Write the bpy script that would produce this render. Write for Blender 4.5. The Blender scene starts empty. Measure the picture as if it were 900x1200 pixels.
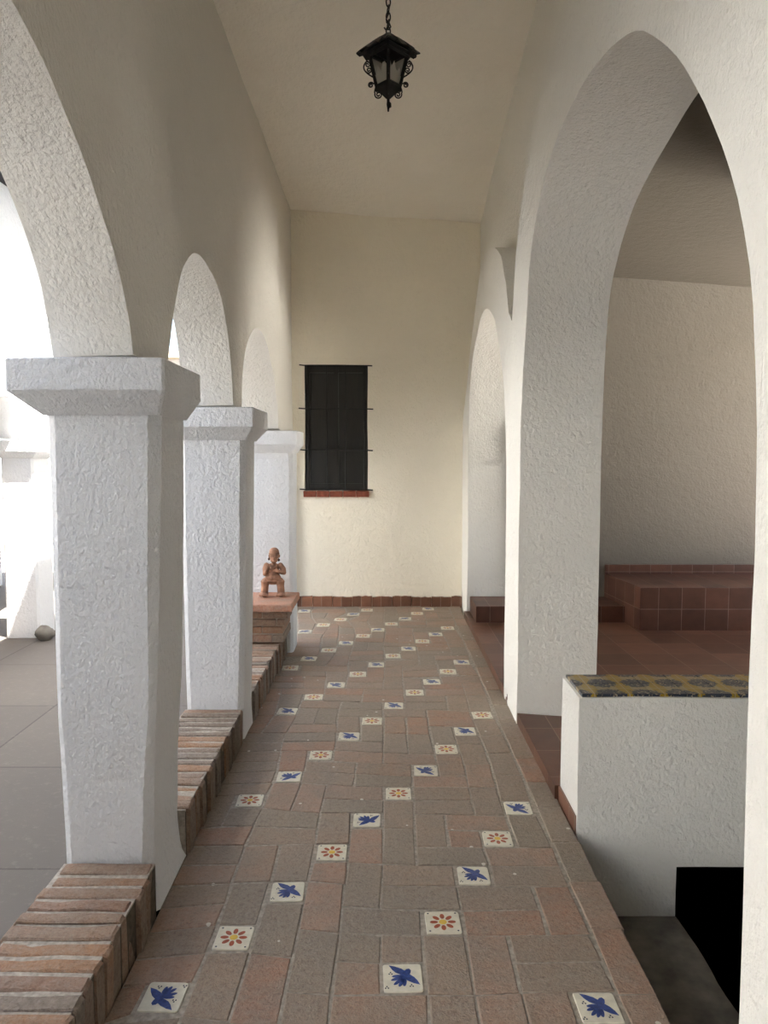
import bpy, bmesh, math, random
from mathutils import Vector, Matrix, noise, Euler
random.seed(7)
scene = bpy.context.scene
COL = scene.collection
PI = math.pi

# ------------------------------------------------------------------ helpers
def tag(o, label=None, cat=None, group=None, kind=None):
    if label: o['label'] = label
    if cat: o['category'] = cat
    if group: o['group'] = group
    if kind: o['kind'] = kind
    elif cat: o['kind'] = 'thing'
    return o

def empty(name, loc=(0, 0, 0), rz=0.0, label=None, cat=None, group=None, kind=None):
    o = bpy.data.objects.new(name, None)
    o.empty_display_size = .1
    COL.objects.link(o)
    o.location = loc
    o.rotation_euler = (0, 0, rz)
    return tag(o, label, cat, group, kind)

def wob(p, amp=.006, freq=1.7):
    v = Vector(p)
    n = noise.noise_vector(v * freq + Vector((3.1, 7.7, 1.3)))
    n2 = noise.noise_vector(v * freq * 4.3)
    return v + n * amp + n2 * amp * .3

class MB:
    """collects faces of one mesh"""
    def __init__(s):
        s.v = []; s.f = []; s.m = []; s.c = []
    def quad(s, pts, mat=0, col=(1, 1, 1)):
        b = len(s.v)
        s.v += [tuple(p) for p in pts]
        s.f.append(tuple(range(b, b + len(pts))))
        s.m.append(mat); s.c.append(col)
    def grid(s, rows, mat=0, col=(1, 1, 1), flip=False, closed=False):
        b = len(s.v); n = len(rows[0])
        for r in rows: s.v += [tuple(p) for p in r]
        for i in range(len(rows) - 1):
            for j in range(n if closed else n - 1):
                k = (j + 1) % n
                q = (b + i * n + j, b + i * n + k, b + (i + 1) * n + k, b + (i + 1) * n + j)
                s.f.append(q[::-1] if flip else q); s.m.append(mat); s.c.append(col)
    def box(s, a, b, mat=0, col=(1, 1, 1)):
        x0, y0, z0 = a; x1, y1, z1 = b
        s.prism([(x0, y0), (x1, y0), (x1, y1), (x0, y1)], z0, z1, mat, col, 0)
    def prism(s, poly, z0, z1, mat=0, col=(1, 1, 1), bev=.003, dz=None, jit=0.):
        """vertical prism over a ccw polygon, top edge chamfered"""
        n = len(poly); b = len(s.v)
        cx = sum(p[0] for p in poly) / n; cy = sum(p[1] for p in poly) / n
        dz = dz or [0] * n
        J = lambda: random.uniform(-jit, jit)
        for p in poly: s.v.append((p[0], p[1], z0))
        rings = 1
        if bev > 0:
            for i, p in enumerate(poly): s.v.append((p[0] + J(), p[1] + J(), z1 - bev + dz[i]))
            for i, p in enumerate(poly):
                d = Vector((cx - p[0], cy - p[1]))
                d = Vector((math.copysign(min(bev, abs(d.x)), d.x), math.copysign(min(bev, abs(d.y)), d.y)))
                s.v.append((p[0] + d.x, p[1] + d.y, z1 + dz[i]))
            rings = 2
        else:
            for i, p in enumerate(poly): s.v.append((p[0], p[1], z1 + dz[i]))
        for r in range(rings):
            for i in range(n):
                k = (i + 1) % n
                s.f.append((b + r * n + i, b + r * n + k, b + (r + 1) * n + k, b + (r + 1) * n + i)); s.m.append(mat); s.c.append(col)
        s.f.append(tuple(b + rings * n + i for i in range(n))); s.m.append(mat); s.c.append(col)
        s.f.append(tuple(b + n - 1 - i for i in range(n))); s.m.append(mat); s.c.append(col)
    def tube(s, pts, r, n=8, mat=0, col=(1, 1, 1), closed=False):
        pts = [Vector(p) for p in pts]; rows = []
        N = len(pts); up = None
        for i, p in enumerate(pts):
            if closed: t = pts[(i + 1) % N] - pts[i - 1]
            else: t = pts[min(i + 1, N - 1)] - pts[max(i - 1, 0)]
            t.normalize()
            if up is None:
                up = t.orthogonal().normalized()
            up = (up - t * up.dot(t)).normalized()
            w = t.cross(up)
            rr = r[i] if isinstance(r, (list, tuple)) else r
            rows.append([p + up * (rr * math.cos(2 * PI * k / n)) + w * (rr * math.sin(2 * PI * k / n)) for k in range(n)])
        if closed: rows.append(rows[0])
        s.grid(rows, mat, col, closed=True)
        if not closed:
            s.quad(rows[0][::-1], mat, col); s.quad(rows[-1], mat, col)
    def ell(s, c, r, rot=None, mat=0, col=(1, 1, 1), nu=16, nv=10):
        R = Euler(rot).to_matrix() if rot else Matrix.Identity(3)
        rows = []
        for i in range(nv + 1):
            a = -PI / 2 + PI * i / nv
            rows.append([Vector(c) + R @ Vector((r[0] * math.cos(a) * math.cos(2 * PI * k / nu), r[1] * math.cos(a) * math.sin(2 * PI * k / nu), r[2] * math.sin(a))) for k in range(nu)])
        s.grid(rows, mat, col, closed=True)
    def build(s, name, mats, parent=None, smooth=None, merge=True, loc=None):
        me = bpy.data.meshes.new(name)
        me.from_pydata(s.v, [], s.f)
        if not isinstance(mats, (list, tuple)): mats = [mats]
        for m in mats: me.materials.append(m)
        me.polygons.foreach_set('material_index', s.m)
        ca = me.attributes.new('tint', 'FLOAT_COLOR', 'FACE')
        for i, c in enumerate(s.c): ca.data[i].color = (c[0], c[1], c[2], 1)
        if merge:
            bm = bmesh.new(); bm.from_mesh(me)
            bmesh.ops.remove_doubles(bm, verts=bm.verts, dist=1e-5)
            bmesh.ops.dissolve_degenerate(bm, dist=1e-6, edges=bm.edges)
            bmesh.ops.recalc_face_normals(bm, faces=bm.faces)
            bm.to_mesh(me); bm.free()
        uv = me.uv_layers.new(name='uv')
        for p in me.polygons:
            n = p.normal; ax = max(range(3), key=lambda k: abs(n[k]))
            for li in p.loop_indices:
                co = me.vertices[me.loops[li].vertex_index].co
                uv.data[li].uv = (co.x, co.y) if ax == 2 else ((co.y, co.z) if ax == 0 else (co.x, co.z))
        if smooth is not None:
            me.polygons.foreach_set('use_smooth', [True] * len(me.polygons))
            if smooth < 3: me.set_sharp_from_angle(angle=smooth)
        me.update()
        o = bpy.data.objects.new(name, me)
        COL.objects.link(o)
        if parent: o.parent = parent
        if loc: o.location = loc
        return o

# ------------------------------------------------------------------ materials
class NT:
    def __init__(s, name, rough=.8, spec=.3):
        s.m = bpy.data.materials.new(name); s.m.use_nodes = True
        s.t = s.m.node_tree; s.b = s.t.nodes['Principled BSDF']
        s.b.inputs['Roughness'].default_value = rough
        s.b.inputs['Specular IOR Level'].default_value = spec
        s.geo = None
    def n(s, typ, **kw):
        x = s.t.nodes.new(typ)
        for k, v in kw.items(): setattr(x, k, v)
        return x
    def link(s, a, b): s.t.links.new(a, b)
    def pos(s):
        if not s.geo: s.geo = s.n('ShaderNodeNewGeometry')
        return s.geo.outputs['Position']
    def mapped(s, scale):
        mp = s.n('ShaderNodeMapping'); mp.inputs['Scale'].default_value = scale
        s.link(s.pos(), mp.inputs['Vector']); return mp.outputs['Vector']
    def noise(s, scale, detail=4, rough=.55, vec=None):
        x = s.n('ShaderNodeTexNoise'); x.inputs['Scale'].default_value = scale
        x.inputs['Detail'].default_value = detail; x.inputs['Roughness'].default_value = rough
        s.link(vec or s.pos(), x.inputs['Vector']); return x.outputs['Fac']
    def ramp(s, fac, stops):
        r = s.n('ShaderNodeValToRGB'); e = r.color_ramp.elements
        while len(e) < len(stops): e.new(.5)
        for el, (p, c) in zip(e, stops):
            el.position = p; el.color = (*c, 1) if len(c) == 3 else c
        s.link(fac, r.inputs['Fac']); return r.outputs['Color']
    def mix(s, fac, a, b, mode='MIX'):
        x = s.n('ShaderNodeMix', data_type='RGBA', blend_type=mode)
        for sock, v in ((x.inputs[0], fac), (x.inputs[6], a), (x.inputs[7], b)):
            if isinstance(v, (int, float)): sock.default_value = v
            elif isinstance(v, tuple): sock.default_value = (*v, 1)
            else: s.link(v, sock)
        return x.outputs[2]
    def math(s, op, a, b=0.):
        x = s.n('ShaderNodeMath', operation=op)
        for sock, v in ((x.inputs[0], a), (x.inputs[1], b)):
            if isinstance(v, (int, float)): sock.default_value = v
            else: s.link(v, sock)
        return x.outputs[0]
    def bump(s, height, strength=.3, dist=.01, prev=None):
        x = s.n('ShaderNodeBump'); x.inputs['Strength'].default_value = strength; x.inputs['Distance'].default_value = dist
        s.link(height, x.inputs['Height'])
        if prev: s.link(prev, x.inputs['Normal'])
        return x.outputs['Normal']
    def col(s, c):
        if isinstance(c, tuple): s.b.inputs['Base Color'].default_value = (*c, 1)
        else: s.link(c, s.b.inputs['Base Color'])
    def nrm(s, n): s.link(n, s.b.inputs['Normal'])
    def tint(s):
        a = s.n('ShaderNodeAttribute'); a.attribute_name = 'tint'; return a.outputs['Color']
    def uv(s):
        return s.n('ShaderNodeUVMap').outputs['UV']

def plaster(name, base, fine=.5, coarse=.5):
    k = NT(name, .85, .2)
    a = k.noise(2.2, 5, .6); g = k.noise(.7, 3)
    c = k.ramp(a, [(.3, tuple(x * .965 for x in base)), (.7, base)])
    c = k.mix(k.math('MULTIPLY', g, .12), c, tuple(x * f for x, f in zip(base, (.94, .92, .88))))
    # small scuffs
    sc = k.ramp(k.noise(38, 3, .7), [(.70, (0, 0, 0)), (.76, (1, 1, 1))])
    c = k.mix(k.math('MULTIPLY', sc, .10), c, (.45, .42, .38))
    k.col(c)
    n1 = k.bump(k.noise(62, 3, .6, k.mapped((1, 1, .75))), min(1, fine * 1.7), .013)
    n2 = k.bump(k.noise(15, 5, .6), min(1, coarse * 1.3), .018, n1)
    k.nrm(n2)
    return k.m

M = {}
M['white'] = plaster('white_plaster', (.74, .75, .765))
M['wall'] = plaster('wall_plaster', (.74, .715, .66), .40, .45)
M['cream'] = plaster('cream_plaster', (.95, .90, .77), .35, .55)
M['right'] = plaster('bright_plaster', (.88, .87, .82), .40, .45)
M['ceil'] = plaster('ceiling_plaster', (.94, .90, .82), .25, .55)
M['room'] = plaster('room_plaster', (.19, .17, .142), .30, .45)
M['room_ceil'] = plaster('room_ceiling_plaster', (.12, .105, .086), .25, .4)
M['court'] = plaster('court_plaster', (.86, .86, .86), .3, .3)

def brick_mat(name, rough=.78, speck=True, bumpk=.5, wearf=.75):
    k = NT(name, rough, .35)
    t = k.tint()
    n1 = k.noise(9, 6, .65); n2 = k.noise(55, 4, .7); n3 = k.noise(2.1, 4, .6)
    wear = k.ramp(n1, [(.38, (0, 0, 0)), (.72, (1, 1, 1))])
    c = k.mix(k.math('MULTIPLY', wear, wearf), t, (.27, .235, .195))
    fine = k.noise(140, 3, .75)
    c = k.mix(.55, c, k.ramp(fine, [(.3, (.62, .60, .58)), (.7, (1.25, 1.24, 1.22))]), 'MULTIPLY')
    c = k.mix(k.math('MULTIPLY', k.ramp(n2, [(.42, (0, 0, 0)), (.75, (1, 1, 1))]), .35), c, (.44, .39, .32))
    c = k.mix(k.math('MULTIPLY', k.ramp(n2, [(.25, (1, 1, 1)), (.42, (0, 0, 0))]), .45), c, (.06, .05, .042))
    c = k.mix(k.math('MULTIPLY', k.ramp(n3, [(.45, (0, 0, 0)), (.7, (1, 1, 1))]), .35), c, (.23, .205, .175))
    if speck:
        vo = k.n('ShaderNodeTexVoronoi'); vo.inputs['Scale'].default_value = 9
        k.link(k.pos(), vo.inputs['Vector'])
        r = k.math('LESS_THAN', vo.outputs['Distance'], .07)
        s2 = k.math('GREATER_THAN', k.noise(1.1, 2), .46)
        c = k.mix(k.math('MULTIPLY', r, s2), c, (.62, .58, .50))
    k.col(c)
    h = k.math('ADD', k.math('ADD', n2, k.math('MULTIPLY', n1, 1.6)), k.math('MULTIPLY', fine, .5))
    k.nrm(k.bump(h, min(1, bumpk * 1.6), .008))
    k.link(k.ramp(n1, [(.3, (rough - .12,) * 3), (.7, (rough + .08,) * 3)]), k.b.inputs['Roughness'])
    return k.m
M['paver'] = brick_mat('worn_floor_brick', .62)
M['curb'] = brick_mat('weathered_curb_brick', .9, False, .9, .55)

def simple(name, c, rough=.6, metal=0., spec=.4, var=.15, nscale=30, bump=.0):
    k = NT(name, rough, spec); k.b.inputs['Metallic'].default_value = metal
    n = k.noise(nscale, 4)
    k.col(k.ramp(n, [(.3, tuple(x * (1 - var) for x in c)), (.7, tuple(min(1, x * (1 + var)) for x in c))]))
    if bump: k.nrm(k.bump(n, bump, .004))
    return k.m
M['mortar'] = simple('mortar', (.34, .30, .25), .95, var=.3, nscale=60, bump=.4)
M['moss'] = simple('grimy_mortar', (.085, .07, .05), .95, var=.4, nscale=40, bump=.5)  # mortar darkened by grime and by painted shade, for curb inner faces
M['glaze'] = simple('cream_glaze', (.66, .62, .50), .3, var=.10, nscale=40)
M['blue'] = simple('blue_glaze', (.035, .065, .22), .3, var=.35, nscale=90)
M['red'] = simple('red_glaze', (.34, .075, .028), .3, var=.25, nscale=60)
M['yellow'] = simple('yellow_glaze', (.68, .46, .06), .3, var=.15)
M['dot'] = simple('dark_glaze', (.03, .035, .06), .3)
M['iron'] = simple('black_iron', (.012, .012, .012), .55, spec=.4, var=.3, nscale=60, bump=.2)
M['slab'] = brick_mat('clay_slab', .85, False, .5)
M['clay'] = simple('terracotta', (.30, .155, .095), .75, var=.45, nscale=22, bump=.25)
M['clay_dark'] = simple('dark_clay', (.11, .055, .04), .7, var=.3)
M['concrete'] = simple('raw_concrete', (.17, .155, .13), .92, var=.35, nscale=11, bump=.5)
M['void'] = simple('soot_black', (.012, .012, .012), .95, spec=.1)  # near-black colour stands in for the unlit depth of the stairwell
M['roof'] = simple('roof_concrete', (.5, .48, .45), .9)
M['pale'] = simple('pale_paving', (.84, .81, .74), .9, var=.06, nscale=4)  # paving added outside the doorway to reflect sun indoors
M['tan'] = simple('tan_render', (.50, .42, .30), .9)
M['timber'] = simple('dark_timber', (.06, .05, .05), .7, var=.3)
M['eave'] = simple('pale_blue_board', (.55, .62, .68), .7)

def glass_mat():
    k = NT('dusty_glass', .25, .4)
    k.col((.62, .60, .54)); k.b.inputs['Alpha'].default_value = .60
    return k.m
M['glass'] = glass_mat()

def tile_grid(name, w, h, base, mort, rough, offx=0., offy=0., mw=.012, var=.3):
    k = NT(name, rough, .45)
    mp = k.n('ShaderNodeMapping'); mp.inputs['Location'].default_value = (offx, offy, 0)
    k.link(k.uv(), mp.inputs['Vector'])
    b = k.n('ShaderNodeTexBrick'); b.offset = 0.; b.squash = 1.
    k.link(mp.outputs['Vector'], b.inputs['Vector'])
    b.inputs['Scale'].default_value = 1.; b.inputs['Brick Width'].default_value = w; b.inputs['Row Height'].default_value = h
    b.inputs['Mortar Size'].default_value = mw * .25; b.inputs['Mortar Smooth'].default_value = .2
    b.inputs['Color1'].default_value = (*[x * (1 - var) for x in base], 1)
    b.inputs['Color2'].default_value = (*[x * (1 + var) for x in base], 1)
    b.inputs['Mortar'].default_value = (*mort, 1)
    n = k.noise(7, 5, .65)
    c = k.mix(.6, b.outputs['Color'], k.ramp(n, [(.3, (.62, .62, .62)), (.7, (1.25, 1.2, 1.15))]), 'MULTIPLY')
    k.col(c)
    k.nrm(k.bump(k.math('MULTIPLY', b.outputs['Fac'], -1.), .4, .003))
    return k.m
M['qtile'] = tile_grid('brown_quarry_tile', .30, .30, (.135, .062, .038), (.23, .15, .11), .38, 0, .05)
M['ptile'] = tile_grid('platform_tile', .194, .2, (.115, .050, .033), (.19, .13, .10), .42, .06, .02)
M['base'] = tile_grid('skirting_tile', .20, .3, (.21, .095, .055), (.30, .22, .17), .6, .03, .1)

def court_floor():
    k = NT('courtyard_slab', .8, .3)
    mp = k.n('ShaderNodeMapping'); mp.inputs['Location'].default_value = (.31, .08, 0)
    k.link(k.pos(), mp.inputs['Vector'])
    b = k.n('ShaderNodeTexBrick'); b.offset = 0.
    k.link(mp.outputs['Vector'], b.inputs['Vector'])
    b.inputs['Scale'].default_value = 1.; b.inputs['Brick Width'].default_value = .94; b.inputs['Row Height'].default_value = .98
    b.inputs['Mortar Size'].default_value = .006
    b.inputs['Color1'].default_value = (.125, .108, .092, 1); b.inputs['Color2'].default_value = (.145, .125, .105, 1)
    b.inputs['Mortar'].default_value = (.07, .06, .05, 1)
    n = k.noise(3, 6, .7); n2 = k.noise(30, 4, .7)
    c = k.mix(k.math('MULTIPLY', n, .5), b.outputs['Color'], (.08, .073, .066))
    c = k.mix(k.math('MULTIPLY', k.ramp(n2, [(.55, (0, 0, 0)), (.8, (1, 1, 1))]), .3), c, (.26, .23, .20))
    k.col(c); k.nrm(k.bump(n2, .3, .004))
    return k.m
M['courtfloor'] = court_floor()

def talavera():
    # glazed coping: dark blue leaf ovals between crossed ochre bands on cream
    k = NT('ochre_blue_glazed_tile', .3, .5)
    sep = k.n('ShaderNodeSeparateXYZ'); k.link(k.pos(), sep.inputs[0])
    T = .140
    u = k.math('DIVIDE', sep.outputs[0], T); v = k.math('DIVIDE', k.math('SUBTRACT', sep.outputs[1], .02), T)
    fu = k.math('SUBTRACT', k.math('FRACT', u), .5); fv = k.math('SUBTRACT', k.math('FRACT', v), .5)
    r = k.math('SQRT', k.math('ADD', k.math('POWER', k.math('DIVIDE', fu, .46), 2.), k.math('POWER', k.math('DIVIDE', fv, .43), 2.)))
    n = k.noise(70, 3, .7)
    rr = k.math('ADD', r, k.math('MULTIPLY', k.math('SUBTRACT', n, .5), 1.0))
    leaf = k.math('LESS_THAN', rr, .92)
    vein = k.math('GREATER_THAN', k.noise(85, 2, .6), .60)
    d = k.math('ABSOLUTE', k.math('SUBTRACT', k.math('FRACT', k.math('ADD', u, .0)), .5))
    band = k.math('GREATER_THAN', d, .30)
    c = k.mix(band, (.36, .29, .15), (.36, .24, .025))
    c = k.mix(leaf, c, k.mix(vein, (.028, .038, .060), (.33, .29, .21)))
    edge = k.math('MAXIMUM', k.math('GREATER_THAN', k.math('ABSOLUTE', fu), .485), k.math('GREATER_THAN', k.math('ABSOLUTE', fv), .485))
    c = k.mix(edge, c, (.40, .33, .22))
    k.col(c)
    return k.m
M['talavera'] = talavera()

def panel_mat():
    k = NT('dark_window_panel', .32, .5)
    n = k.noise(7, 4, .6, k.mapped((6, 1, 1)))
    k.col(k.ramp(n, [(.3, (.006, .006, .004)), (.7, (.015, .013, .010))]))
    return k.m
M['panel'] = panel_mat()
M['sill'] = simple('red_sill_brick', (.19, .05, .026), .8, var=.25, bump=.3)

# ------------------------------------------------------------------ profiles
def interp(pts, y):
    if y <= pts[0][0]: return pts[0][1]
    for (a, za), (b, zb) in zip(pts, pts[1:]):
        if y <= b: return za + (zb - za) * (y - a) / (b - a)
    return pts[-1][1]

def smooth_curve(pts, n=56):
    """Catmull-Rom through (Y,Z) points, resampled by arc length, Y kept increasing"""
    P = [Vector(p) for p in pts]; out = []
    for i in range(len(P) - 1):
        p0 = P[max(i - 1, 0)]; p1 = P[i]; p2 = P[i + 1]; p3 = P[min(i + 2, len(P) - 1)]
        for k in range(12):
            t = k / 12
            out.append(.5 * ((2 * p1) + (p2 - p0) * t + (2 * p0 - 5 * p1 + 4 * p2 - p3) * t * t + (3 * p1 - p0 - 3 * p2 + p3) * t ** 3))
    out.append(P[-1])
    L = [0]
    for a, b in zip(out, out[1:]): L.append(L[-1] + (b - a).length)
    res = []; j = 0
    for k in range(n + 1):
        s = L[-1] * k / n
        while j < len(L) - 2 and L[j + 1] < s: j += 1
        f = (s - L[j]) / max(1e-9, L[j + 1] - L[j])
        res.append(out[j].lerp(out[j + 1], min(1, f)))
    for a, b in zip(res, res[1:]):
        if b.x <= a.x: b.x = a.x + 1e-4
    return [(p.x, p.y) for p in res]

def arcade(mb, xin, xout, segs, top, nz=10, nx=4, amp=.006, topface=True):
    """segs: ('solid', y0, y1, zbase, zjamb0, zjamb1, oy0, oy1) or ('arch', curve_in, curve_out)
       xin(y,z), xout(y,z): the two faces; top(y): upper edge"""
    def P(face, y, z):
        return wob((face(y, z), y, z), amp)
    def strips(ci, co):
        for face, c, fl in ((xin, ci, False), (xout, co, True)):
            rows = []
            for (y, z) in c:
                T = top(y); rows.append([P(face, y, z + (T - z) * k / nz) for k in range(nz + 1)])
            mb.grid(rows, flip=fl)
        if topface:
            mb.grid([[P(lambda a, b, f=k / nx: xin(a, b) * (1 - f) + xout(a, b) * f, yi * (1 - k / nx) + yo * (k / nx), top(yi) * (1 - k / nx) + top(yo) * (k / nx)) for k in range(nx + 1)] for (yi, _), (yo, _) in zip(ci, co)])
    def between(ci, co):
        rows = []
        for (yi, zi), (yo, zo) in zip(ci, co):
            r = []
            for k in range(nx + 1):
                f = k / nx; y = yi + (yo - yi) * f; z = zi + (zo - zi) * f
                x = xin(yi, zi) * (1 - f) + xout(yo, zo) * f
                r.append(wob((x, y, z), amp))
            rows.append(r)
        mb.grid(rows)
    for sg in segs:
        if sg[0] == 'arch':
            strips(sg[1], sg[2]); between(sg[1], sg[2])
        else:
            _, y0, y1, zb, j0, j1, o0, o1 = sg
            n = max(2, int((y1 - y0) / .1))
            ci = [(y0 + (y1 - y0) * k / n, zb) for k in range(n + 1)]
            co = [(o0 + (o1 - o0) * k / n, zb) for k in range(n + 1)]
            strips(ci, co); between(ci, co)
            for y, o, j in ((y0, o0, j0), (y1, o1, j1)):
                if j is None: j = top(y)
                if j > zb + 1e-4:
                    m = max(2, int((j - zb) / .12))
                    between([(y, zb + (j - zb) * k / m) for k in range(m + 1)], [(o, zb + (j - zb) * k / m) for k in range(m + 1)])

# ------------------------------------------------------------------ camera
cam = bpy.data.cameras.new('camera'); camo = bpy.data.objects.new('camera', cam); COL.objects.link(camo)
camo.location = (0, 0, 1.5)
camo.rotation_euler = (PI / 2 - math.atan(64 / 867), 0, 0)
cam.sensor_fit = 'VERTICAL'; cam.sensor_height = 36; cam.sensor_width = 27; cam.lens = 36 * 867 / 1200
cam.clip_start = .02; cam.clip_end = 300
scene.camera = camo

_F = 867.; _TH = math.atan(64 / 867); _C, _S = math.cos(_TH), math.sin(_TH)
def on_floor(x, y):
    """where the survey point (x, y) of the photograph meets the corridor floor"""
    u = (x - 450) / _F; v = (y - 600) / _F
    t = 1.5 / (_S + v * _C)
    return u * t, (_C - v * _S) * t

# ================================================================== FLOOR
XL, XR, XE = -.745, .655, .765
YB = 7.42; YN = -3.4
tile_px = [  # surveyed centres of the painted tiles: diagonal, kind, centre
 (-1, [('b', 192, 1168), ('f', 274, 1099), ('b', 337, 1045), ('f', 389, 999), ('b', 430, 961), ('f', 467, 930), ('b', 499, 903), ('f', 523, 878), ('b', 545, 857), ('f', 565, 838)], -1),
 (0, [('b', 472, 1146), ('f', 519, 1081), ('b', 555, 1026), ('f', 583, 983), ('b', 607, 947)], 0),
 (1, [('b', 701, 1181)], 0),
 (-2, [('f', 293, 938), ('b', 339, 910), ('f', 376, 885), ('b', 409, 863), ('f', 436, 845), ('b', 461.5, 827), ('f', 486, 811.6), ('b', 506, 799), ('f', 525, 787), ('b', 540.7, 776)], 3),
 (-3, [('b', 336.7, 833.5), ('f', 367.6, 817), ('b', 394, 802.6), ('f', 419.4, 790), ('b', 441, 779), ('f', 460.6, 768.6), ('b', 478.7, 760), ('f', 495, 751.5), ('b', 510.5, 743.5), ('f', 524.4, 735.9)], 7),
 (-4, [('f', 340, 782.5), ('b', 362, 771.8), ('f', 385.4, 762), ('b', 405.4, 753.5), ('f', 425.4, 745.2), ('b', 442.8, 738), ('f', 458.7, 731.2), ('b', 474.6, 725), ('f', 488.7, 718.8), ('b', 501.7, 713.6)], 10),
 (-5, [('b', 357.4, 740), ('f', 379, 732.3), ('f', 399, 726), ('b', 414, 719.8), ('f', 430, 714.8)], 15),
 (-6, [('b', 356.5, 716)], 19)]
tiles = []; used = set()
for b, lst, a0 in tile_px:
    for k, (kind, px, py) in enumerate(lst):
        X, Y = on_floor(px, py)
        ci = round((X - .054) / .1328); cj = round((Y - 2.03) / .1315)
        while (ci, cj) in used: cj += 1
        used.add((ci, cj)); tiles.append((kind, X, Y, ci, cj))

def warp(i, j):
    """corner (i,j) of the brick grid -> floor point, eased towards the surveyed tiles"""
    X = .054 + .1328 * (i - .5); Y = 2.03 + .1315 * (j - .5)
    w0 = .15; wx = wy = 0; w = w0
    for (_, tx, ty, ci, cj) in tiles:
        d2 = (ci + .5 - i) ** 2 + (cj + .5 - j) ** 2
        if d2 < 30:
            q = 1 / (d2 * d2 + .25)
            wx += q * (tx - (.054 + .1328 * ci)); wy += q * (ty - (2.03 + .1315 * cj)); w += q
    return X + wx / w, Y + wy / w
# domino layout
I0, I1 = -9, 4
J0, J1 = int((YN - 2.03) / .1315) - 1, 41
free = {(i, j) for i in range(I0, I1 + 1) for j in range(J0, J1 + 1) if i >= -6 or j >= 30} - used
bricks = []
def put(cells):
    if all(c in free for c in cells):
        for c in cells: free.discard(c)
        bricks.append(cells); return True
    return False
H = lambda i, j: [(i, j), (i + 1, j)]
V = lambda i, j: [(i, j), (i, j + 1)]
for c in (V(1, 0), V(2, 0), H(3, 0), H(3, 1), [(0, 1)], H(2, 2), H(2, 3), V(4, 2), H(-1, 2), H(0, 3), V(-1, 3), H(3, 4), H(1, 5), H(3, 5), H(0, 4), V(-2, 0), V(-1, 0) if False else [(-1, 0)],
          H(-6, 1), H(-6, 0), V(-4, -1), V(-3, -1), V(4, 6), H(-2, 1), V(1, -2), V(2, -2), H(-1, -1), V(0, -3), H(2, 6), H(2, 7), V(-3, 1), V(-2, 2), V(-1, 5), V(0, 5), V(1, 6), V(3, 7)):
    put(c)
for j in range(J0, J1 + 1):
    for i in range(I0, I1 + 1):
        if (i, j) not in free: continue
        r = random.random()
        if r < .45 and (i + 1, j + 1) in free and (i + 1, j) in free and put(H(i, j)): put(H(i, j + 1)); continue
        if r < .85 and put(V(i, j)): put(V(i + 1, j)); continue
        if put(H(i, j)) or put(V(i, j)): continue
        put([(i, j)])
PAL = [tuple((v * .75 + m_ * .25) * f for v, m_, f in zip(c, (.215, .158, .124), (1.42, 1.40, 1.34))) for c in [(.235, .150, .108), (.205, .150, .115), (.26, .138, .092), (.19, .155, .125), (.225, .165, .125), (.28, .17, .125), (.175, .145, .115), (.245, .155, .115), (.21, .16, .128)]]
fl = MB()
def lay(poly, col):
    t = random.uniform(-.0012, .0012)
    dz = [t + random.uniform(-.0016, .0016) for _ in poly]
    fl.prism([(p[0] + random.uniform(-.004, .004), p[1] + random.uniform(-.004, .004)) for p in poly], -.03, 0, 1, col, .0035, dz, .001)
for cells in bricks:
    i0 = min(c[0] for c in cells); i1 = max(c[0] for c in cells) + 1
    j0 = min(c[1] for c in cells); j1 = max(c[1] for c in cells) + 1
    P = [warp(i0, j0), warp(i1, j0), warp(i1, j1), warp(i0, j1)]
    g = .0035
    P = [(P[0][0] + g, P[0][1] + g), (P[1][0] - g, P[1][1] + g), (P[2][0] - g, P[2][1] - g), (P[3][0] + g, P[3][1] - g)]
    xl_ = XL if P[0][1] < 5.9 else -1.05
    P = [(min(max(p[0], xl_), XR - .002), min(max(p[1], YN), YB)) for p in P]
    if P[1][0] - P[0][0] < .02 or P[3][1] - P[0][1] < .02: continue
    lay(P, random.choice(PAL))
# edge course along the right side
y = YN
while y < YB - .02:
    l = random.choice((.26, .27, .25, .29)); y2 = min(y + l, YB)
    lay([(XR + .004, y + .003), (XE + random.uniform(-.004, .003), y + .003), (XE + random.uniform(-.004, .003), y2 - .003), (XR + .004, y2 - .003)], random.choice(PAL))
    y = y2
fl.box((XL, YN, -.3), (XE - .004, YB, -.0035), 0); fl.box((-1.05, 5.91, -.3), (XL, YB, -.0035), 0)
floor = fl.build('floor', [M['mortar'], M['paver']], merge=False)
tag(floor, 'worn grey-red brick corridor floor with inlaid painted tiles', None, None, 'structure')

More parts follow.
